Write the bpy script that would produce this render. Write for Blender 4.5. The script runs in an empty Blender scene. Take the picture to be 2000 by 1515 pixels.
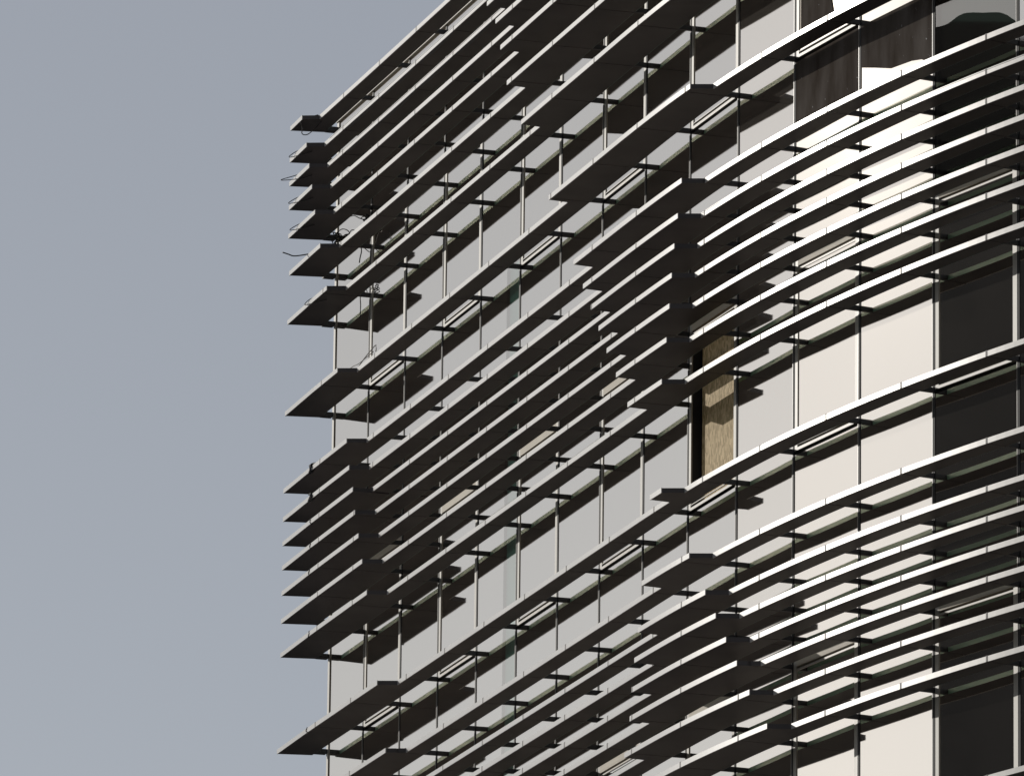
import bpy, bmesh, math, random
from mathutils import Vector, Matrix
random.seed(7)
R = math.radians
C = bpy.context.scene.collection
sc = bpy.context.scene
ZC = 1.6                                   # eye height above the street

# ------------------------------------------------------------------ camera
cam_d = bpy.data.cameras.new('camera'); cam = bpy.data.objects.new('camera', cam_d); C.objects.link(cam)
PITCH, ROLL, FPX = R(13.808), R(0.7133), 16450.0
fw = Vector((0, math.cos(PITCH), math.sin(PITCH))); rt0 = Vector((1, 0, 0)); up0 = rt0.cross(fw)
rt = rt0 * math.cos(ROLL) + up0 * math.sin(ROLL); up = -rt0 * math.sin(ROLL) + up0 * math.cos(ROLL)
cam.matrix_world = Matrix(((rt.x, up.x, -fw.x, 0), (rt.y, up.y, -fw.y, 0), (rt.z, up.z, -fw.z, ZC), (0, 0, 0, 1)))
cam_d.sensor_width = 36; cam_d.lens = 36 * FPX / 2000; cam_d.clip_start = 1; cam_d.clip_end = 6000
sc.camera = cam

# ------------------------------------------------------------------ world, sun, exposure
SUN_AZ, SUN_EL = -53.0, 16.3               # azimuth clockwise from +Y
w = bpy.data.worlds.new('World'); sc.world = w; w.use_nodes = True
nt = w.node_tree; nt.nodes.clear()
sky = nt.nodes.new('ShaderNodeTexSky'); sky.sky_type = 'NISHITA'; sky.sun_disc = False
sky.sun_elevation = R(SUN_EL); sky.sun_rotation = R(SUN_AZ)
sky.air_density = 1.0; sky.dust_density = 0.27; sky.ozone_density = 1.5; sky.altitude = 60
bw = nt.nodes.new('ShaderNodeRGBToBW'); hs = nt.nodes.new('ShaderNodeMix'); hs.data_type = 'RGBA'; hs.inputs[0].default_value = 0.66   # thin haze greys the sky
hz = nt.nodes.new('ShaderNodeMix'); hz.data_type = 'RGBA'; hz.inputs[0].default_value = 0.48; hz.inputs[7].default_value = (3.22, 3.32, 3.78, 1)   # even veil of high haze
bg = nt.nodes.new('ShaderNodeBackground'); bg.inputs['Strength'].default_value = 0.108
out = nt.nodes.new('ShaderNodeOutputWorld')
nt.links.new(sky.outputs[0], bw.inputs[0]); nt.links.new(sky.outputs[0], hs.inputs[6]); nt.links.new(bw.outputs[0], hs.inputs[7]); nt.links.new(hs.outputs[2], hz.inputs[6]); nt.links.new(hz.outputs[2], bg.inputs['Color']); nt.links.new(bg.outputs[0], out.inputs['Surface'])
sl = bpy.data.lights.new('sun', 'SUN'); sl.energy = 2.0; sl.angle = R(0.5); sl.color = (1.0, 0.95, 0.87)
so = bpy.data.objects.new('sun', sl); C.objects.link(so)
sd = Vector((math.sin(R(SUN_AZ)) * math.cos(R(SUN_EL)), math.cos(R(SUN_AZ)) * math.cos(R(SUN_EL)), math.sin(R(SUN_EL))))
so.rotation_euler = sd.to_track_quat('Z', 'Y').to_euler(); so.location = (-40, 40, 60)
sc.view_settings.view_transform = 'Standard'; sc.view_settings.look = 'None'; sc.view_settings.exposure = 0.0; sc.view_settings.gamma = 1
sc.cycles.max_bounces = 10; sc.cycles.glossy_bounces = 6; sc.cycles.transparent_max_bounces = 12
sc.cycles.caustics_reflective = True; sc.cycles.sample_clamp_indirect = 3.0; sc.cycles.caustics_refractive = False

# ------------------------------------------------------------------ materials
def nodes(m): return m.node_tree.nodes, m.node_tree.links
def paint(name, col, rough=0.5, metal=0.0, var=0.12, scale=3.0, bump=0.0, spec=0.5, streak=False):
    m = bpy.data.materials.new(name); m.use_nodes = True; N, L = nodes(m)
    b = N['Principled BSDF']; b.inputs['Roughness'].default_value = rough; b.inputs['Metallic'].default_value = metal
    b.inputs['Specular IOR Level'].default_value = spec
    tc = N.new('ShaderNodeTexCoord'); mp = N.new('ShaderNodeMapping'); L.new(tc.outputs['Object'], mp.inputs[0])
    if streak: mp.inputs['Scale'].default_value = (6, 6, 0.5)
    n1 = N.new('ShaderNodeTexNoise'); n1.inputs['Scale'].default_value = scale; n1.inputs['Detail'].default_value = 6
    L.new(mp.outputs[0], n1.inputs['Vector'])
    cr = N.new('ShaderNodeMapRange'); cr.inputs['From Min'].default_value = 0.3; cr.inputs['From Max'].default_value = 0.7
    cr.inputs['To Min'].default_value = 1 - var; cr.inputs['To Max'].default_value = 1 + var
    L.new(n1.outputs['Fac'], cr.inputs['Value'])
    mx = N.new('ShaderNodeMix'); mx.data_type = 'RGBA'; mx.blend_type = 'MULTIPLY'; mx.inputs[0].default_value = 1
    mx.inputs[6].default_value = (*col, 1); L.new(cr.outputs[0], mx.inputs[7]); L.new(mx.outputs[2], b.inputs['Base Color'])
    if bump:
        bp = N.new('ShaderNodeBump'); bp.inputs['Strength'].default_value = bump; bp.inputs['Distance'].default_value = 0.01
        L.new(n1.outputs['Fac'], bp.inputs['Height']); L.new(bp.outputs[0], b.inputs['Normal'])
    return m

def glass_outer(name, refl, rough=0.0, tint=(0.86, 0.92, 0.88), wave=0.0004, wscale=1.1, dirt=0.0, base=None):
    """coated facade glass: part mirror, part see-through with a green cast"""
    m = bpy.data.materials.new(name); m.use_nodes = True; N, L = nodes(m); N.clear()
    o = N.new('ShaderNodeOutputMaterial'); g = N.new('ShaderNodeBsdfGlossy'); g.inputs['Roughness'].default_value = rough
    g.inputs['Color'].default_value = (1.0, 0.928, 0.832, 1)
    t = N.new('ShaderNodeBsdfTransparent'); t.inputs['Color'].default_value = (*tint, 1)
    mx = N.new('ShaderNodeMixShader'); mx.inputs[0].default_value = refl
    tc = N.new('ShaderNodeTexCoord')
    nz = N.new('ShaderNodeTexNoise'); nz.inputs['Scale'].default_value = wscale; nz.inputs['Detail'].default_value = 1
    L.new(tc.outputs['Object'], nz.inputs['Vector'])
    bp = N.new('ShaderNodeBump'); bp.inputs['Strength'].default_value = 1.0; bp.inputs['Distance'].default_value = wave
    L.new(nz.outputs['Fac'], bp.inputs['Height']); L.new(bp.outputs[0], g.inputs['Normal'])
    L.new(t.outputs[0], mx.inputs[1]); L.new(g.outputs[0], mx.inputs[2]); last = mx
    if dirt:
        # thin layer of dust with specks and vertical runs
        mp = N.new('ShaderNodeMapping'); mp.inputs['Scale'].default_value = (9, 9, 1.2); L.new(tc.outputs['Object'], mp.inputs[0])
        n2 = N.new('ShaderNodeTexNoise'); n2.inputs['Scale'].default_value = 1.5; n2.inputs['Detail'].default_value = 8; L.new(mp.outputs[0], n2.inputs['Vector'])
        n3 = N.new('ShaderNodeTexNoise'); n3.inputs['Scale'].default_value = 26; n3.inputs['Detail'].default_value = 2; L.new(tc.outputs['Object'], n3.inputs['Vector'])
        r3 = N.new('ShaderNodeMapRange'); r3.inputs['From Min'].default_value = 0.70; r3.inputs['From Max'].default_value = 0.78; L.new(n3.outputs['Fac'], r3.inputs['Value'])
        r2 = N.new('ShaderNodeMapRange'); r2.inputs['From Min'].default_value = 0.35; r2.inputs['From Max'].default_value = 0.75
        r2.inputs['To Max'].default_value = dirt; L.new(n2.outputs['Fac'], r2.inputs['Value'])
        ad = N.new('ShaderNodeMath'); ad.operation = 'MULTIPLY_ADD'; ad.inputs[1].default_value = 0.6; L.new(r3.outputs[0], ad.inputs[0]); L.new(r2.outputs[0], ad.inputs[2]); ad.use_clamp = True
        df = N.new('ShaderNodeBsdfDiffuse'); df.inputs['Color'].default_value = (0.32, 0.30, 0.27, 1)
        m2 = N.new('ShaderNodeMixShader'); L.new(ad.outputs[0], m2.inputs[0]); L.new(last.outputs[0], m2.inputs[1]); L.new(df.outputs[0], m2.inputs[2]); last = m2
    L.new(last.outputs[0], o.inputs['Surface'])
    return m

def glass_inner(name, refl, base, tint=(0.62, 0.86, 0.70)):
    m = bpy.data.materials.new(name); m.use_nodes = True; N, L = nodes(m); N.clear()
    o = N.new('ShaderNodeOutputMaterial'); g = N.new('ShaderNodeBsdfGlossy'); g.inputs['Roughness'].default_value = 0.02
    g.inputs['Color'].default_value = (*tint, 1); d = N.new('ShaderNodeBsdfDiffuse'); d.inputs['Color'].default_value = (*base, 1)
    mx = N.new('ShaderNodeMixShader'); mx.inputs[0].default_value = refl
    L.new(d.outputs[0], mx.inputs[1]); L.new(g.outputs[0], mx.inputs[2]); L.new(mx.outputs[0], o.inputs['Surface'])
    return m

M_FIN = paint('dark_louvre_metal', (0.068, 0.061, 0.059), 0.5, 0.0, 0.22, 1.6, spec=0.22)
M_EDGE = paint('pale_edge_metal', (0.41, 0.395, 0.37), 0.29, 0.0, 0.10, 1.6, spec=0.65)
M_TOP = paint('pale_top_metal', (0.42, 0.37, 0.35), 0.6, 0.0, 0.15, 2.0, spec=0.2)  # unseen tops made pale to bounce sunlight onto the sunshade above
M_BACK = paint('back_edge_metal', (0.17, 0.30, 0.25), 0.5, var=0.05)  # green cast of light off the glass, put into the colour
M_BRK = paint('bracket_metal', (0.03, 0.03, 0.033), 0.5)
M_FRAME = paint('pale_frame_paint', (0.34, 0.315, 0.265), 0.45, var=0.05)
M_HEAD = paint('beige_head_paint', (0.42, 0.37, 0.28), 0.6, var=0.08)
M_CAP = paint('mullion_cap_metal', (0.45, 0.42, 0.38), 0.35, var=0.05)
M_BLACK = paint('seal_and_shade_black', (0.012, 0.011, 0.011), 0.7)  # also paints the shade on mullion sides and the boarded reveal
M_CORE = paint('dark_interior', (0.03, 0.027, 0.025), 0.8)
M_CONC = paint('roof_concrete', (0.32, 0.31, 0.29), 0.85)
M_ASPH = paint('asphalt', (0.055, 0.054, 0.052), 0.9, var=0.25, scale=0.4)
M_CABLE = paint('black_cable', (0.012, 0.012, 0.013), 0.5)
M_CABLE2 = paint('grey_cable', (0.22, 0.21, 0.19), 0.5)
M_GLASS = glass_outer('coated_glass', 0.92, rough=0.034)
M_GLASSD = glass_outer('dusty_glass', 0.42, dirt=0.22, wave=0.003, wscale=0.9)
M_GLASSW = glass_outer('wavy_glass', 0.38, wave=0.009, wscale=0.8)
M_INNER = glass_inner('inner_glass', 0.07, (0.018, 0.015, 0.013))
M_TEAL = glass_inner('teal_glass', 0.15, (0.42, 0.78, 0.74))
M_GLASST = glass_outer('clearer_glass', 0.72)
M_TOWER = paint('dark_tower_cladding', (0.035, 0.031, 0.028), 0.6, var=0.3, scale=0.3)
M_TWIN = paint('dark_tower_glass', (0.030, 0.027, 0.025), 0.6, var=0.3)

def reflection_mat():  # dark reflection painted into the colour, with dust specks
    m = bpy.data.materials.new('reflection_sheet'); m.use_nodes = True; N, L = nodes(m); b = N['Principled BSDF']; b.inputs['Roughness'].default_value = 0.9; b.inputs['Specular IOR Level'].default_value = 0.0
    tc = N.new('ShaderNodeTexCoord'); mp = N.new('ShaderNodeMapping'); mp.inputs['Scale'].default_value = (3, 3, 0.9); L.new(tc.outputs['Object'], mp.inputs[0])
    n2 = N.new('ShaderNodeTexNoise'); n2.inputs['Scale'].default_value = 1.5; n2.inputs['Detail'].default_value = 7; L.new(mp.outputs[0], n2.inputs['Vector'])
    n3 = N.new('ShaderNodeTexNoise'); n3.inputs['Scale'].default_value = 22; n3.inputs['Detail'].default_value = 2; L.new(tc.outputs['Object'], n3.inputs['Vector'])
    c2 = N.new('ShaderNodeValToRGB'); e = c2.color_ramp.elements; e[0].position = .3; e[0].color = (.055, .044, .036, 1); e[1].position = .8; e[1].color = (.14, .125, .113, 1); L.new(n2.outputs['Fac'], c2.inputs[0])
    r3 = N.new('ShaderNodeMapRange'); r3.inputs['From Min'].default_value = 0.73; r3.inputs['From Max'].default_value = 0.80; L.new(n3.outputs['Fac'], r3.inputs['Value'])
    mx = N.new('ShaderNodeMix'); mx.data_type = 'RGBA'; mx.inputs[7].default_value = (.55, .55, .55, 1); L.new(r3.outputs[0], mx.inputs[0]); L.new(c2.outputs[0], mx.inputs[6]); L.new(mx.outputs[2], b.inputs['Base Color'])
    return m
def osb_mat():
    m = bpy.data.materials.new('strand_board'); m.use_nodes = True; N, L = nodes(m); b = N['Principled BSDF']; b.inputs['Roughness'].default_value = 0.75
    tc = N.new('ShaderNodeTexCoord'); mp = N.new('ShaderNodeMapping'); mp.inputs['Scale'].default_value = (1, 1, 0.38); L.new(tc.outputs['Object'], mp.inputs[0])
    v = N.new('ShaderNodeTexVoronoi'); v.inputs['Scale'].default_value = 42; L.new(mp.outputs[0], v.inputs['Vector'])
    n = N.new('ShaderNodeTexNoise'); n.inputs['Scale'].default_value = 60; n.inputs['Detail'].default_value = 4; L.new(mp.outputs[0], n.inputs['Vector'])
    mxx = N.new('ShaderNodeMix'); mxx.data_type = 'FLOAT'; mxx.inputs[0].default_value = 0.5
    sp = N.new('ShaderNodeSeparateColor'); L.new(v.outputs['Color'], sp.inputs[0]); L.new(sp.outputs[0], mxx.inputs[2]); L.new(n.outputs['Fac'], mxx.inputs[3])
    cr = N.new('ShaderNodeValToRGB'); e = cr.color_ramp.elements; e[0].position = 0.25; e[0].color = (0.32, 0.225, 0.09, 1); e[1].position = 0.8; e[1].color = (0.72, 0.55, 0.30, 1)
    L.new(mxx.outputs[0], cr.inputs['Fac']); L.new(cr.outputs[0], b.inputs['Base Color'])
    return m
M_OSB = osb_mat()
M_REFLECT = reflection_mat()

# ------------------------------------------------------------------ helpers
def tag(o, label=None, cat=None, group=None, kind=None):
    if label: o['label'] = label
    if cat: o['category'] = cat
    if group: o['group'] = group
    if kind: o['kind'] = kind
    return o
def empty(name, loc=(0, 0, 0)):
    o = bpy.data.objects.new(name, None); C.objects.link(o); o.location = loc; return o
def build(name, V, F, m, parent=None, mats=None, mi=None):
    me = bpy.data.meshes.new(name); me.from_pydata([tuple(v) for v in V], [], F)
    me.materials.append(m)
    if mats:
        for q in mats: me.materials.append(q)
    if mi:
        for p_, k in zip(me.polygons, mi): p_.material_index = k
    bm = bmesh.new(); bm.from_mesh(me); bmesh.ops.recalc_face_normals(bm, faces=bm.faces); bm.to_mesh(me); bm.free(); me.update()
    o = bpy.data.objects.new(name, me); C.objects.link(o)
    if parent: o.parent = parent
    return o
class MB:
    def __init__(s): s.V = []; s.F = []
    def prism(s, poly, z0, z1):
        """poly: list of plan points (x,y); extruded between z0 and z1"""
        n = len(poly); b = len(s.V)
        s.V += [(p[0], p[1], z0) for p in poly] + [(p[0], p[1], z1) for p in poly]
        s.F += [tuple(range(b, b + n)), tuple(range(b + 2 * n - 1, b + n - 1, -1))]
        for i in range(n):
            j = (i + 1) % n; s.F.append((b + i, b + j, b + n + j, b + n + i))
    def quad(s, a, b_, c, d):
        b = len(s.V); s.V += [a, b_, c, d]; s.F.append((b, b + 1, b + 2, b + 3))
    def tube(s, pts, r, k=6):
        b = len(s.V); n = len(pts)
        for i, p_ in enumerate(pts):
            p_ = Vector(p_); a = Vector(pts[max(i - 1, 0)]); c = Vector(pts[min(i + 1, n - 1)]); d = (c - a)
            d = d.normalized() if d.length > 1e-9 else Vector((0, 0, 1))
            u = d.cross(Vector((0, 0, 1))); u = u.normalized() if u.length > 1e-3 else Vector((1, 0, 0)); v = d.cross(u)
            for q in range(k):
                t = 2 * math.pi * q / k; s.V.append(tuple(p_ + u * (r * math.cos(t)) + v * (r * math.sin(t))))
        for i in range(n - 1):
            for q in range(k):
                q2 = (q + 1) % k; s.F.append((b + i * k + q, b + i * k + q2, b + (i + 1) * k + q2, b + (i + 1) * k + q))
        s.F.append(tuple(b + q for q in range(k))); s.F.append(tuple(b + (n - 1) * k + q for q in range(k - 1, -1, -1)))
    def build(s, name, m, parent=None, **k): return build(name, s.V, s.F, m, parent, **k)

# ------------------------------------------------------------------ the plan of the facade
# reference line = outer edge of the narrow sunshades; s counts 1.5 m bays, o is metres towards the glass
T = [Vector(v) for v in [(-2.4882, 98.1809), (-2.0433, 96.758), (-1.5984, 95.3351), (-1.1535, 93.899), (-0.7105, 92.466), (-0.2680, 91.030), (0.1745, 89.594), (0.6160, 88.158),
     (1.0565, 86.7289), (1.5002, 85.2969), (1.9706, 83.8869), (2.5125, 82.4905), (3.1245, 81.1194), (3.8038, 79.7807), (4.5612, 78.4674)]]
ang = math.atan2(T[14].y - T[13].y, T[14].x - T[13].x)
for i in range(6):
    ang += R(2.9); T.append(T[-1] + Vector((math.cos(ang), math.sin(ang))) * 1.5)
NB = len(T) - 1                             # 20 bays
def nrm(t): return Vector((-t.y, t.x)) if t.x > 0 else Vector((t.y, -t.x))
VN = []
for i in range(NB + 1):
    t = (T[min(i + 1, NB)] - T[max(i - 1, 0)]).normalized(); n = Vector((-t.y, t.x)); VN.append(n if n.x > 0 or n.y > 0 else -n)
def ref(s):
    i = min(max(int(math.floor(s)), 0), NB - 1); u = s - i
    if u < 0 or u > 1: return T[i] + (T[i + 1] - T[i]) * u
    p0 = T[i - 1] if i else T[0] * 2 - T[1]; p1 = T[i]; p2 = T[i + 1]; p3 = T[i + 2] if i + 2 <= NB else T[i + 1] * 2 - T[i]
    return 0.5 * ((2 * p1) + (p2 - p0) * u + (2 * p0 - 5 * p1 + 4 * p2 - p3) * u * u + (3 * p1 - p0 - 3 * p2 + p3) * u ** 3)
def nor(s):
    i = min(max(int(math.floor(s)), 0), NB - 1); u = min(max(s - i, 0), 1)
    return (VN[i] * (1 - u) + VN[i + 1] * u).normalized()
def P(s, o): return ref(s) + nor(s) * o     # smooth (sunshades)
def W(s, o):                                # faceted (glass)
    i = min(max(int(math.floor(s)), 0), NB - 1); u = s - i
    a = T[i] + VN[i] * o; b = T[i + 1] + VN[i + 1] * o
    return a + (b - a) * u
GL = 0.362                                  # outer face of the glass
BK = 0.216                                  # back edge of the sunshades

ZK = [27.344, 26.9434, 26.6466, 26.3489, 25.9939, 25.5153, 24.9174, 23.7939, 22.8431, 22.4936, 22.195, 21.8991, 21.5877, 21.2469, 20.8342, 19.6797,
      18.8209, 18.349, 18.0528, 17.755, 17.4623, 17.1076, 16.689, 15.535, 14.68, 14.22, 13.92]
ZK = [z + ZC for z in ZK]
TH = 0.048
Z_TOP = ZK[0] + 0.10
SILL = [ZK[7] - 0.02, ZK[15] - 0.02, ZK[23] - 0.02]       # window sills / floor joints
HEAD = 2.05

# wide stretches: (left part ends at), (right part from, to)
WL = [0.263, 0.418, 0.514, 0.61, 0.719, 0.893, 1.108, 1.46, 1.761, 1.845, 1.959, 2.028, 2.137, 2.251, 2.393, 2.716, 2.972, 3.12, 3.22, 3.33, 3.45, 3.6, 3.8, 4.1, 4.3, 4.5, 4.7]
WR = [(4.5, 13.5), (4.95, 13.0), (5.353, 12.6), (5.578, 12.2), (5.71, 11.8), (5.883, 11.4), (6.253, 10.9), (6.951, 10.092), (7.564, 9.941), (7.794, 9.872), (7.983, 9.808), (8.168, 9.76),
      (8.36, 9.718), (8.58, 9.663), (8.844, 9.573), (9.345, 9.583), (9.187, 10.137), (9.113, 10.431), (9.042, 10.614), (8.99, 10.791), (8.954, 10.97), (8.844, 11.174), (8.72, 11.447), (8.6, 12.1), (8.5, 12.4), (8.5, 12.6), (8.5, 12.8)]

# ------------------------------------------------------------------ setting
g = MB(); g.prism([(-2500, -600), (2500, -600), (2500, 4000), (-2500, 4000)], -0.4, 0.0)
tag(g.build('ground', M_ASPH), kind='structure')

# ------------------------------------------------------------------ the building
bld = empty('office_building', (*T[0], 0)); o0 = Vector((T[0].x, T[0].y, 0))
tag(bld, 'curved glass office building with rows of projecting horizontal metal sunshades', 'building')
PARENT_INV = Matrix.Translation(-o0)
def part(o, parent=bld, label=None):
    if parent is bld: o.parent = bld; o.matrix_parent_inverse = PARENT_INV
    else: o.parent = parent
    if label: o['label'] = label
    return o

# core behind the glass
core = MB(); poly = [tuple(W(i, 0.62)) for i in range(0, NB + 1)]
e = Vector(W(NB, 0.62)); d0 = VN[0]; d1 = VN[NB]
poly = [tuple(W(0.03, 0.62))] + poly[1:] + [tuple(e + d1 * 9), tuple(Vector(W(0.03, .62)) + d0 * 14)]
core.prism(poly, 0.0, Z_TOP - 0.3); part(core.build('wall', M_CORE))
rf = MB(); poly2 = [tuple(W(0.0, 0.44))] + [tuple(W(i, 0.44)) for i in range(1, NB + 1)] + [tuple(e + d1 * 9), tuple(Vector(W(0.0, .62)) + d0 * 14)]
rf.prism(poly2, Z_TOP - 0.3, Z_TOP); part(rf.build('roof', M_CONC))
# lower storeys that the photograph does not reach
lw = MB(); lw.prism([tuple(W(i, 0.40)) for i in range(0, NB + 1)] + [tuple(W(i, 0.61)) for i in range(NB, -1, -1)], 0.0, SILL[2] - 2.2); part(lw.build('plinth', M_CORE))

# mullions: slim cap standing proud of the glass
for i in range(0, NB + 1):
    mb = MB(); t = (T[min(i + 1, NB)] - T[max(i - 1, 0)]).normalized(); t = t if t.y < 0 else -t
    c = T[i]; n = VN[i]
    if i == 0:
        mb.prism([tuple(c + n * GL - t * 0.0), tuple(c + n * (GL - .012) + t * .0), tuple(c + n * (GL - .012) + t * .075), tuple(c + n * (GL) + t * .075), tuple(c + n * 0.62 + t * .075), tuple(c + n * 0.62)], SILL[2] - 2.2, Z_TOP - 0.002)
        q = mb.build('corner_post', M_FRAME); part(q)
        sp = MB(); sp.prism([tuple(c + n * (GL + .01) - t * .035), tuple(c + n * (GL + .01) - t * .004), tuple(c + n * .6 - t * .004), tuple(c + n * .6 - t * .035)], SILL[2] - 2.2, Z_TOP - 0.004); sp.build('corner_seal', M_BLACK, q)
        continue
    a = c + n * (GL - 0.006); b = c + n * 0.50
    mb.prism([tuple(a - t * .019), tuple(a - t * .012), tuple(b - t * .012), tuple(b - t * .019)], SILL[2] - 2.2, Z_TOP - 0.002)
    q = mb.build('mullion', M_CAP); part(q)
    # dark joint, with the shade of the cap's street side painted black
    k = MB(); k.prism([tuple(c + n * (GL - .005) - t * .0115), tuple(c + n * (GL - .005) + t * .030), tuple(b + t * .030), tuple(b - t * .0115)], SILL[2] - 2.2, Z_TOP - 0.003)
    k.build('joint_shade', M_BLACK, q)

def pane(name, s0, s1, z0, z1, parent, mat=M_GLASS, inner=M_INNER, tilt=0.0, out_o=GL, yaw=0.0, teal=0):
    """outer pane 8 mm thick with the inner pane of the double glazing 35 mm behind it"""
    o1 = out_o + yaw
    mb = MB(); A = Vector(W(s0, out_o)); B = Vector(W(s1, o1)) if s1 <= math.floor(s0) + 1 + 1e-6 else None
    n = nor((s0 + s1) / 2); A3 = lambda v, z, k=0.0: (v.x + n.x * k, v.y + n.y * k, z)
    C_ = A + (B - A) * (1 - teal) if teal else B
    mb.quad(A3(A, z0), A3(C_, z0), A3(C_, z1, tilt), A3(A, z1, tilt))
    if teal: mb.quad(A3(C_, z0), A3(B, z0), A3(B, z1, tilt), A3(C_, z1, tilt))
    o = mb.build(name, mat, mats=[M_GLASST], mi=[0, 1] if teal else [0]); part(o, parent)
    ib = MB()
    cuts = [(s0, s1, inner)] if not teal else [(s0, s0 + (s1 - s0) * (1 - teal), inner), (s0 + (s1 - s0) * (1 - teal), s1, M_TEAL)]
    V, F, mi = [], [], []
    for a_, b_, mt in cuts:
        bb = len(V); u0 = (a_ - s0) / (s1 - s0); u1 = (b_ - s0) / (s1 - s0); Pa = A + (B - A) * u0 + n * .034; Pb = A + (B - A) * u1 + n * .034
        V += [A3(Pa, z0), A3(Pb, z0), A3(Pb, z1, tilt), A3(Pa, z1, tilt)]; F.append((bb, bb + 1, bb + 2, bb + 3)); mi.append(0 if mt is inner else 1)
    build('inner_pane', V, F, inner, o, mats=[M_TEAL], mi=mi)
    return o

def window(c, zs, board=False):
    s0 = c + 0.013; s1 = c + 1 - 0.010; z0 = zs + 0.02; z1 = zs + HEAD; FWd = 0.05
    root = MB(); t = 0.006
    def bar(sa, sb, za, zb, of=GL - 0.003, ob=(GL + 0.012 if board else GL + 0.10)): root.prism([tuple(W(sa, of)), tuple(W(sb, of)), tuple(W(sb, ob)), tuple(W(sa, ob))], za, zb)
    bar(s0, s0 + FWd, z0, z1); bar(s1 - FWd, s1, z0, z1)
    bar(s0 + FWd, s1 - FWd, z0, z0 + .03); pass
    # second, slimmer sash rail below the head and above the sill
    bar(s0 + FWd, s1 - FWd, z0 + .056, z0 + .064, GL - .001); bar(s0 + FWd, s1 - FWd, z1 - .155, z1 - .135, GL - .001)
    fr = root.build('window', M_FRAME); part(fr)
    hd = MB(); hd.prism([tuple(W(s0 + FWd, GL - .002)), tuple(W(s1 - FWd, GL - .002)), tuple(W(s1 - FWd, GL + .09)), tuple(W(s0 + FWd, GL + .09))], z1 - .11, z1); hd.build('head', M_HEAD, fr)
    if board:
        fr['label'] = 'pale window frame without glass around a boarded opening'
        rv = MB(); rv.prism([tuple(W(s0 + .005, GL + .013)), tuple(W(s0 + FWd, GL + .013)), tuple(W(s0 + FWd, GL + .2)), tuple(W(s0 + .005, GL + .2))], z0, z1)  # shaded jamb and its shadow put in as a black strip
        rv.build('reveal', M_BLACK, fr); return fr
    mat = M_GLASS; tl = 0.0; yw = 0.0
    pane('pane', s0 + FWd, s1 - FWd, z0 + .065, z1 - .156, fr, mat, tilt=tl, yaw=yw, out_o=GL + 0.006)
    return fr

for c in range(NB):
    odd = c % 2 == 1
    a, b = c + 0.013, c + 1 - 0.010
    if c == 0: a = 0.055
    for k in range(-1, 3):
        zs = SILL[k] if k >= 0 else SILL[0] + 4.12
        top = min((SILL[k - 1] if k >= 1 else (SILL[0] + 4.12 if k == 0 else Z_TOP)), Z_TOP) - 0.02
        if k == -1:
            continue
        top = min(top, Z_TOP - 0.02)
        if odd:
            window(c, zs, board=(c == 9 and k == 1))
            pane('spandrel_pane', a, b, zs + HEAD + .02, top, bld, M_GLASSW if (c == 13 and k == 1) else M_GLASS)
        else:
            mat = M_GLASS
            pane('fixed_pane', a, b, zs + .15, min(top + .15, Z_TOP - .02), bld, mat, teal=(0.33 if c == 4 and k in (1, 2) else 0))
    # spandrel band below the lowest floor joint
    pane('spandrel_pane', a, b, SILL[2] - 2.1, SILL[2] - .02, bld)
# added dark sheets painting the mirrored silhouettes on three panes, upper right
def reflection_patch(poly, o_=GL - .003, lab=None):
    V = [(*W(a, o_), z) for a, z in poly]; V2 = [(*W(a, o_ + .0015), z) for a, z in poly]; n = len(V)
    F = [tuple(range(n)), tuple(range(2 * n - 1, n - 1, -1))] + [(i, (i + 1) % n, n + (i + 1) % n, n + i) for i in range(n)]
    o = build('reflection_sheet', V + V2, F, M_REFLECT); part(o, bld, lab); return o
reflection_patch([(11.013, ZK[8] + .06), (11.99, ZK[8] + .06), (11.99, SILL[0] - .02), (11.013, SILL[0] - .02)], lab='added dark sheet over a whole pane, standing for its reflection')
reflection_patch([(12.013, 24.92), (12.2, 24.85), (12.425, 24.76), (12.70, 24.735), (12.84, 24.70), (12.99, 24.60), (12.99, SILL[0] - .02), (12.013, SILL[0] - .02)], lab='added dark sheet shaped like a mirrored silhouette with a ragged lower edge')
reflection_patch([(11.09, SILL[0] + .15), (11.62, SILL[0] + .15), (11.40, SILL[0] + 1.2), (11.09, SILL[0] + 1.3)], lab='added dark sheet standing for a reflection in the lower corner of a window')
# parapet coping
cp = MB()
for i in range(NB):
    cp.prism([tuple(W(i + .002, GL - .03)), tuple(W(i + .998, GL - .03)), tuple(W(i + .998, 0.46)), tuple(W(i + .002, 0.46))], Z_TOP - 0.018, Z_TOP + 0.03)
part(cp.build('coping', M_FRAME))

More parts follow.
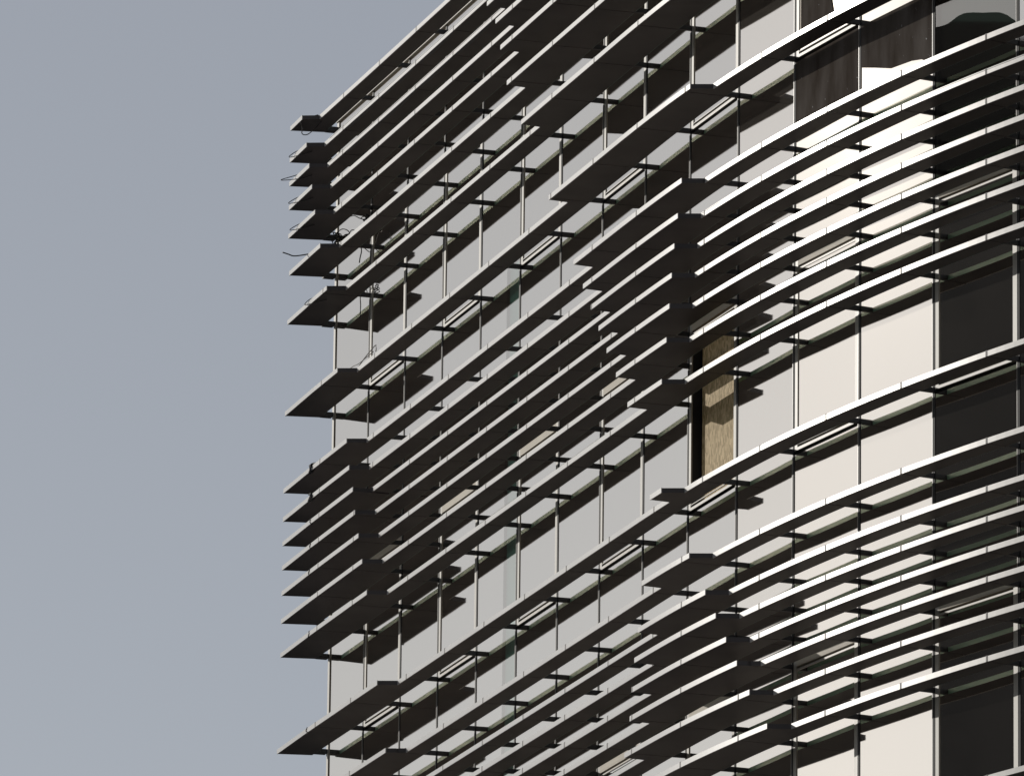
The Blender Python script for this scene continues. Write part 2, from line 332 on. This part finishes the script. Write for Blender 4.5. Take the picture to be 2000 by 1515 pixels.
# ------------------------------------------------------------------ sunshades
def offset(k, s):
    wl = WL[k]; a, b = WR[k]
    if s <= wl:
        if s < 0.76: return -0.188 - 0.022 * (s + 0.10) / 0.86
        return -0.21 - 0.01 * min(1, (s - .76) / 1.2)
    if a <= s <= b: return -0.222
    return 0.0
EPS = 0.004
def shade(k):
    z = ZK[k]; z0, z1 = z - TH / 2, z + TH / 2; wl = WL[k]; a, b = WR[k]
    body = MB(); edge = MB(); back = MB(); zq = TH / 2 - .004
    # break points along the outer edge: (s, o)
    def outer(sa, sb):
        pts = []; st = 0.1; n = max(1, int(round((sb - sa) / st)))
        br = [(wl, wl + .055), (a - .022, a), (b, b + .062)]
        ss = [sa + (sb - sa) * i / n for i in range(n + 1)]
        ss = [s for s in ss if not any(x0 - .03 < s < x1 + .03 for x0, x1 in br) or s in (sa, sb)]
        ev = []
        for x0, x1 in br:
            if sa < x0 < sb: ev.append((x0, offset(k, x0 - 1e-4 if x0 != a - .022 else x0)))
            if sa < x1 < sb: ev.append((x1, offset(k, x1 + 1e-4)))
        def off(s):
            for x0, x1 in br:
                if x0 < s < x1:
                    u = (s - x0) / (x1 - x0); return offset(k, x0 - 1e-3) * (1 - u) + offset(k, x1 + 1e-3) * u
            return offset(k, s)
        pts = [(s, off(s)) for s in ss] + ev
        pts.sort(key=lambda q: q[0]); return pts
    g_ = 0.0045
    for c in range(-1, NB):
        sa = -0.15 if c == -1 else c + g_
        sb = c + 1 - g_
        if c == -1: continue
        TIP = {15: -.15, 5: -.05, 6: -.08}.get(k, -.10)
        if c == 0: sa = TIP
        pts = outer(sa, sb)
        sback = TIP + .05 if c == 0 else sa
        OUT = [P(s, o_) for s, o_ in pts]
        n = len(OUT); BACK = [P(max(s, sback) if i else sback, BK) for i, (s, _) in enumerate(pts)]
        # fin sheet as strip of quads, top & bottom
        base = len(body.V)
        for zz in (z0, z1):
            body.V += [(*q, zz) for q in OUT] + [(*q, zz) for q in BACK]
        for i in range(n - 1):
            body.F.append((base + i, base + i + 1, base + n + i + 1, base + n + i))
            body.F.append((base + 2 * n + i, base + 3 * n + i, base + 3 * n + i + 1, base + 2 * n + i + 1))
            body.F.append((base + n + i, base + n + i + 1, base + 3 * n + i + 1, base + 3 * n + i))
            body.F.append((base + i, base + 2 * n + i, base + 2 * n + i + 1, base + i + 1))
        body.F.append((base, base + n, base + 3 * n, base + 2 * n)); m_ = n - 1
        body.F.append((base + m_, base + 2 * n + m_, base + 3 * n + m_, base + n + m_))
        BE = [P(max(s, sback) if i else sback, BK + .001) for i, (s, _) in enumerate(pts)]; BF = [P(max(s, sback) if i else sback, BK + .004) for i, (s, _) in enumerate(pts)]
        bb = len(back.V)
        for zz in (z0 + .001, z1 - .001): back.V += [(*q, zz) for q in BE] + [(*q, zz) for q in BF]
        for q in range(n - 1):
            back.F += [(bb + q, bb + q + 1, bb + n + q + 1, bb + n + q), (bb + 2 * n + q, bb + 3 * n + q, bb + 3 * n + q + 1, bb + 2 * n + q + 1),
                       (bb + n + q, bb + n + q + 1, bb + 3 * n + q + 1, bb + 3 * n + q), (bb + q, bb + 2 * n + q, bb + 2 * n + q + 1, bb + q + 1)]
        # joint clip standing on the nosing
        if c < NB - 1:
            oc = offset(k, c + 1.0); q0 = [P(c + 1 - .009, oc - .013), P(c + 1 + .009, oc - .013), P(c + 1 + .009, oc + .03), P(c + 1 - .009, oc + .03)]
            body.prism([tuple(v) for v in q0], z0 - .002, z1 + .008)
        # pale nosing on the long outer faces only (not on the step faces)
        i = 0
        while i < n - 1:
            j = i
            def longface(q):
                return abs(pts[q + 1][1] - pts[q][1]) < 0.03
            if not longface(i): i += 1; continue
            while j < n - 1 and longface(j): j += 1
            A_ = [P(s, o_ - .001) for s, o_ in pts[i:j + 1]]; B_ = [P(s, o_ - .011) for s, o_ in pts[i:j + 1]]; m = len(A_); bb = len(edge.V)
            for zz in (z0 - .003, z1 + .003): edge.V += [(*q, zz) for q in A_] + [(*q, zz) for q in B_]
            for q in range(m - 1):
                edge.F += [(bb + q, bb + q + 1, bb + m + q + 1, bb + m + q), (bb + 2 * m + q, bb + 3 * m + q, bb + 3 * m + q + 1, bb + 2 * m + q + 1),
                           (bb + m + q, bb + m + q + 1, bb + 3 * m + q + 1, bb + 3 * m + q), (bb + q, bb + 2 * m + q, bb + 2 * m + q + 1, bb + q + 1)]
            edge.F += [(bb, bb + m, bb + 3 * m, bb + 2 * m), (bb + m - 1, bb + 3 * m - 1, bb + 4 * m - 1, bb + 2 * m - 1)]
            i = j
    o = body.build('sunshade', M_FIN); part(o)
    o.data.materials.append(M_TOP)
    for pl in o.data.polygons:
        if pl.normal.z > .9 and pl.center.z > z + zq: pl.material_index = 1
    edge.build('nosing', M_EDGE, o)
    back.build('back_edge', M_BACK, o)
    return o
brk_left = 96
shades = [shade(k) for k in range(len(ZK))]
cands = []
for k in range(len(ZK)):
    for i in range(NB + 1):
        cands.append((abs(ZK[k] - ZC - 21) * .6 + abs(i - 11) * .5, k, i))
seen = [q for q in cands if q[2] <= 15 and q[1] <= 23]
seen.sort(key=lambda q: q[0]); single = set((k, i) for _, k, i in seen[:95])
rest = MB()
def bracket(mb, k, i):
    t = (T[min(i + 1, NB)] - T[max(i - 1, 0)]).normalized(); t = t if t.y < 0 else -t
    c = T[i]; n = VN[i]; z = ZK[k]; sh = 0.0
    b = c + n * (GL - 0.008) + t * sh; w_ = 0.022
    b0 = c + n * (BK + .001) + t * sh
    if i == 0:
        mb.prism([tuple(b0 - t * .085), tuple(b0 + t * .04), tuple(b + t * .04), tuple(b - t * .085)], z - TH / 2 - .0005, z + TH / 2); return
    mb.prism([tuple(b0 - t * w_), tuple(b0 + t * w_), tuple(b + t * w_), tuple(b - t * w_)], z - TH / 2 - .0005, z + TH / 2)
for k in range(len(ZK)):
    for i in range(NB + 1):
        if (k, i) in single:
            mb = MB(); bracket(mb, k, i); mb.build('bracket', M_BRK, shades[k])
        else: bracket(rest, k, i)
ro = rest.build('bracket', M_BRK); part(ro); ro['kind'] = 'stuff'

# ------------------------------------------------------------------ strand board in the unglazed window of bay 9
bo = MB(); so_ = GL + 0.10
bo.prism([tuple(W(9.10, so_)), tuple(W(9.90, so_)), tuple(W(9.90, so_ + .018)), tuple(W(9.10, so_ + .018))], SILL[1] + .1, SILL[1] + HEAD - .12)
tag(bo.build('wooden_board', M_OSB), 'brown strand board closing the one window opening that has no glass', 'board')

# ------------------------------------------------------------------ neighbour across the street, seen only as a dark reflection
tw = empty('office_tower', (-70, 113, 0)); tag(tw, 'dark office tower across the street, mirrored in the rightmost panes', 'building')
def az(s, a, d): p_ = W(s, GL); return (p_.x + math.sin(R(a)) * d, p_.y + math.cos(R(a)) * d)
pa = az(13.5, -59.9, 60); pb = az(13.5, -74, 62)
dirn = (Vector(pb) - Vector(pa)).normalized(); bk = Vector((math.sin(R(-60.5)), math.cos(R(-60.5))))
TT = 42.45
tb = MB(); tb.prism([pa, pb, tuple(Vector(pb) + bk * 14), tuple(Vector(pa) + bk * 14)], 0, TT)
def tpart(o): o.parent = tw; o.matrix_parent_inverse = Matrix.Translation(-tw.location); return o
tpart(tb.build('wall', M_TOWER))
L_ = (Vector(pb) - Vector(pa)).length; fr_n = -bk
for fl in range(9):
    for q in range(4):
        m = MB(); a_ = Vector(pa) + dirn * (0.8 + q * (L_ - .8) / 4) + fr_n * .008; b_ = a_ + dirn * ((L_ - .8) / 4 - .9)
        m.prism([tuple(a_), tuple(b_), tuple(b_ - fr_n * .1), tuple(a_ - fr_n * .1)], 4.3 + fl * 4.1, 6.9 + fl * 4.1); tpart(m.build('window', M_TWIN))

# ------------------------------------------------------------------ cables left hanging on the sunshades
def pt3(s_, o_, z_): q = P(s_, o_); return (q.x, q.y, z_)
def cable(name, pts, r, label, cat='cable', mat=None, group=None, smooth=5):
    P3 = [Vector(pt3(*q)) for q in pts]; out_ = []
    for i in range(len(P3) - 1):
        a = P3[max(i - 1, 0)]; b = P3[i]; c = P3[i + 1]; d = P3[min(i + 2, len(P3) - 1)]
        for q in range(smooth):
            u = q / smooth; out_.append(0.5 * ((2 * b) + (c - a) * u + (2 * a - 5 * b + 4 * c - d) * u * u + (3 * b - a - 3 * c + d) * u ** 3))
    out_.append(P3[-1]); m = MB(); m.tube(out_, r); o = m.build(name, mat or M_CABLE); tag(o, label, cat, group); return o
cable('cable', [(0.62, -.10, ZK[5] + .035), (.505, -.22, ZK[5] + .033), (.475, -.36, ZK[5] + .012), (.49, -.44, ZK[5] + .02), (.504, -.52, ZK[5] + .032)], .0075, 'loose black cable end pointing out into the sky at the left tips')
zu = TH / 2
def loop(k, s_, out_, drop, label, r=.005):
    z = ZK[k]; oo = offset(k, s_)
    cable('cable_loop', [(s_ + .22, oo + .10, z - zu - .01), (s_ + .10, oo + .02, z - zu - .012), (s_ - .04, oo - out_, z - drop * .4), (s_ - .10, oo - out_ * 1.1, z + .01), (s_, oo - .012, z + zu + .012), (s_ + .16, oo + .05, z + zu + .008)], r, label, 'cable')
cable('cable_loop', [(.30, -.02, ZK[0] + zu + .01), (.24, -.20, ZK[0] - zu), (.12, -.14, ZK[0] - .07), (.02, -.10, ZK[0] - .10), (.06, -.05, ZK[0] - .12), (.2, -.02, ZK[0] - .10), (.28, .03, ZK[0] - zu - .006)], .006, 'black cable loop drooping beneath the tip of the topmost sunshade', 'cable')
loop(1, .10, .05, .05, 'small cable loop clipped to the second sunshade tip from the top')
loop(2, .10, .13, .05, 'wide cable loop sticking out of the third sunshade tip from the top')
loop(3, .14, .06, .05, 'small cable loop clipped to the fourth sunshade tip from the top')
loop(4, .20, .06, .05, 'small cable loop clipped to the fifth sunshade tip, above the loose cable end')
loop(6, .62, .03, .04, 'short cable tie near the notch of the seventh sunshade tip from the top')
def coil(cs, co, cz, rad, turns, label, seed, r=.007):
    rnd = random.Random(seed); pts = []
    for i in range(turns * 9):
        t = 2 * math.pi * i / 9; k_ = 1 + rnd.uniform(-.28, .28)
        pts.append((cs + rad * k_ * math.cos(t) / 1.5, co + rnd.uniform(-.035, .035), cz + rad * k_ * math.sin(t) + rnd.uniform(-.02, .02)))
    cable('cable_coil', pts, r, label, 'cable coil', smooth=3)
coil(.16, .30, ZK[4] - .10, .09, 4, 'tangled black cable coil hanging at the glass corner beside the tips', 1)
coil(1.04, .285, ZK[4] - .20, .08, 4, 'tangled cable coil hanging one bay in from the glass corner', 2, .008)
coil(.98, .29, ZK[6] + .07, .055, 3, 'small round cable coil above the seventh sunshade from the top', 3, .005)
cable('hanging_cable', [(.96, .27, ZK[4] - .28), (.885, .29, ZK[5] + .05), (.875, .30, ZK[5] - .02), (.84, .30, ZK[5] - .08), (.82, .30, ZK[5] - .14)], .007, 'short cable end hanging below the coil one bay in from the corner')
cable('hanging_cable', [(.95, .28, ZK[6] + .08), (.885, .29, ZK[6] + .02), (.876, .30, ZK[6] - .08), (.872, .30, ZK[6] - .17), (.868, .30, ZK[6] - .25)], .006, 'straight cable end hanging under the seventh sunshade from the top')
cable('hanging_cable', [(.16, .28, ZK[4] - .02), (.30, .30, ZK[4] - .01), (.46, .31, ZK[4] - .09), (.55, .31, ZK[4] - .2)], .006, 'curved cable drooping from the corner coil across the end pane')
cable('hanging_cable', [(.50, .28, ZK[4] + .06), (.64, .30, ZK[4] + .03), (.80, .30, ZK[4] - .06), (.98, .29, ZK[4] - .15)], .006, 'thin cable sagging across the end pane to the second coil')
cable('hanging_cable', [(.93, .29, ZK[5] + .02), (1.0, .30, ZK[5] - .04), (1.10, .30, ZK[5] - .11)], .005, 'thin cable leaning against the second mullion from the corner')
# nosing trim that has sprung loose
cable('loose_trim', [(1.52, .0, ZK[7] + zu + .004), (1.7, -.004, ZK[7] + zu + .05), (1.9, -.006, ZK[7] + zu + .085), (2.02, -.004, ZK[7] + zu + .10), (2.02, -.004, ZK[7] + zu + .02)], .006, 'pale trim strip sprung loose above the sunshade notch at the left', 'trim strip', M_CABLE2, smooth=2)
cable('cable', [(1.14, .0, ZK[7] + .10), (1.38, .0, ZK[7] + .09), (1.55, -.01, ZK[7] + .06), (1.72, .0, ZK[7] + .07), (1.9, .02, ZK[7] + .09)], .0045, 'thin wire arching over the notch of the eighth sunshade', 'wire', M_CABLE2)
# black clamps gripping the long tips
for k, lab in ((8, 'large black clamp on the ninth sunshade tip from the top'), (9, 'large black clamp on the tenth sunshade tip from the top'), (10, 'small black clamp on the eleventh sunshade tip from the top'), (11, 'small black clamp on the twelfth sunshade tip from the top'),
               (12, 'small black clamp on the thirteenth sunshade tip from the top'), (14, 'small black clamp on the lowest of the dense row of long tips'), (15, 'small black clamp on the lowest sunshade tip')):
    z = ZK[k]; oo = offset(k, .75); g_ = .045 if k in (8, 9) else .02; ro_ = .011 if k in (8, 9) else .007
    pts = []
    rnd = random.Random(k)
    for q in range(14 if k in (8, 9) else 8):
        t = 2 * math.pi * q / 6; ss_ = .76 + rnd.uniform(-.05, .05) * (1.4 if k in (8, 9) else .5)
        pts.append((ss_, oo - .004 + g_ * .5 * math.cos(t) - .0, z + (zu + g_ * .55) * math.sin(t)))
    cable('cable_clamp', pts, ro_, lab, 'clamp', smooth=3)
# lighting cables running along three nosings
def run(k, s0, s1, label, sag=True):
    z = ZK[k]; m = MB(); n = int((s1 - s0) * 4)
    m.tube([pt3(s0 + (s1 - s0) * i / n, -.009 + (offset(k, s0 + (s1 - s0) * i / n)), z + zu - .008) for i in range(n + 1)], .0048, 4)
    if sag:
        i = int(math.ceil(s0))
        while i + 1 <= s1:
            if abs(offset(k, i) - offset(k, i + 1)) < .01:
                oo = offset(k, i); dp = [0, .010, .016, .022, .018, .008, 0]
                m.tube([pt3(i + .02 + .96 * q / 6, oo + .004, z - zu - .006 - dp[q]) for q in range(7)], .0048, 4)
            i += 1
    tag(m.build('lighting_cable', M_CABLE2 if False else M_CABLE), label, 'cable')
run(1, .62, 4.9, 'thin dark cable strung along the nosing of the second sunshade from the top')
run(2, .62, 5.3, 'thin dark cable strung along the nosing of the third sunshade from the top')
run(9, 9.95, 15.5, 'thin dark cable along the sunshade just below the topmost unbroken one at right', False)
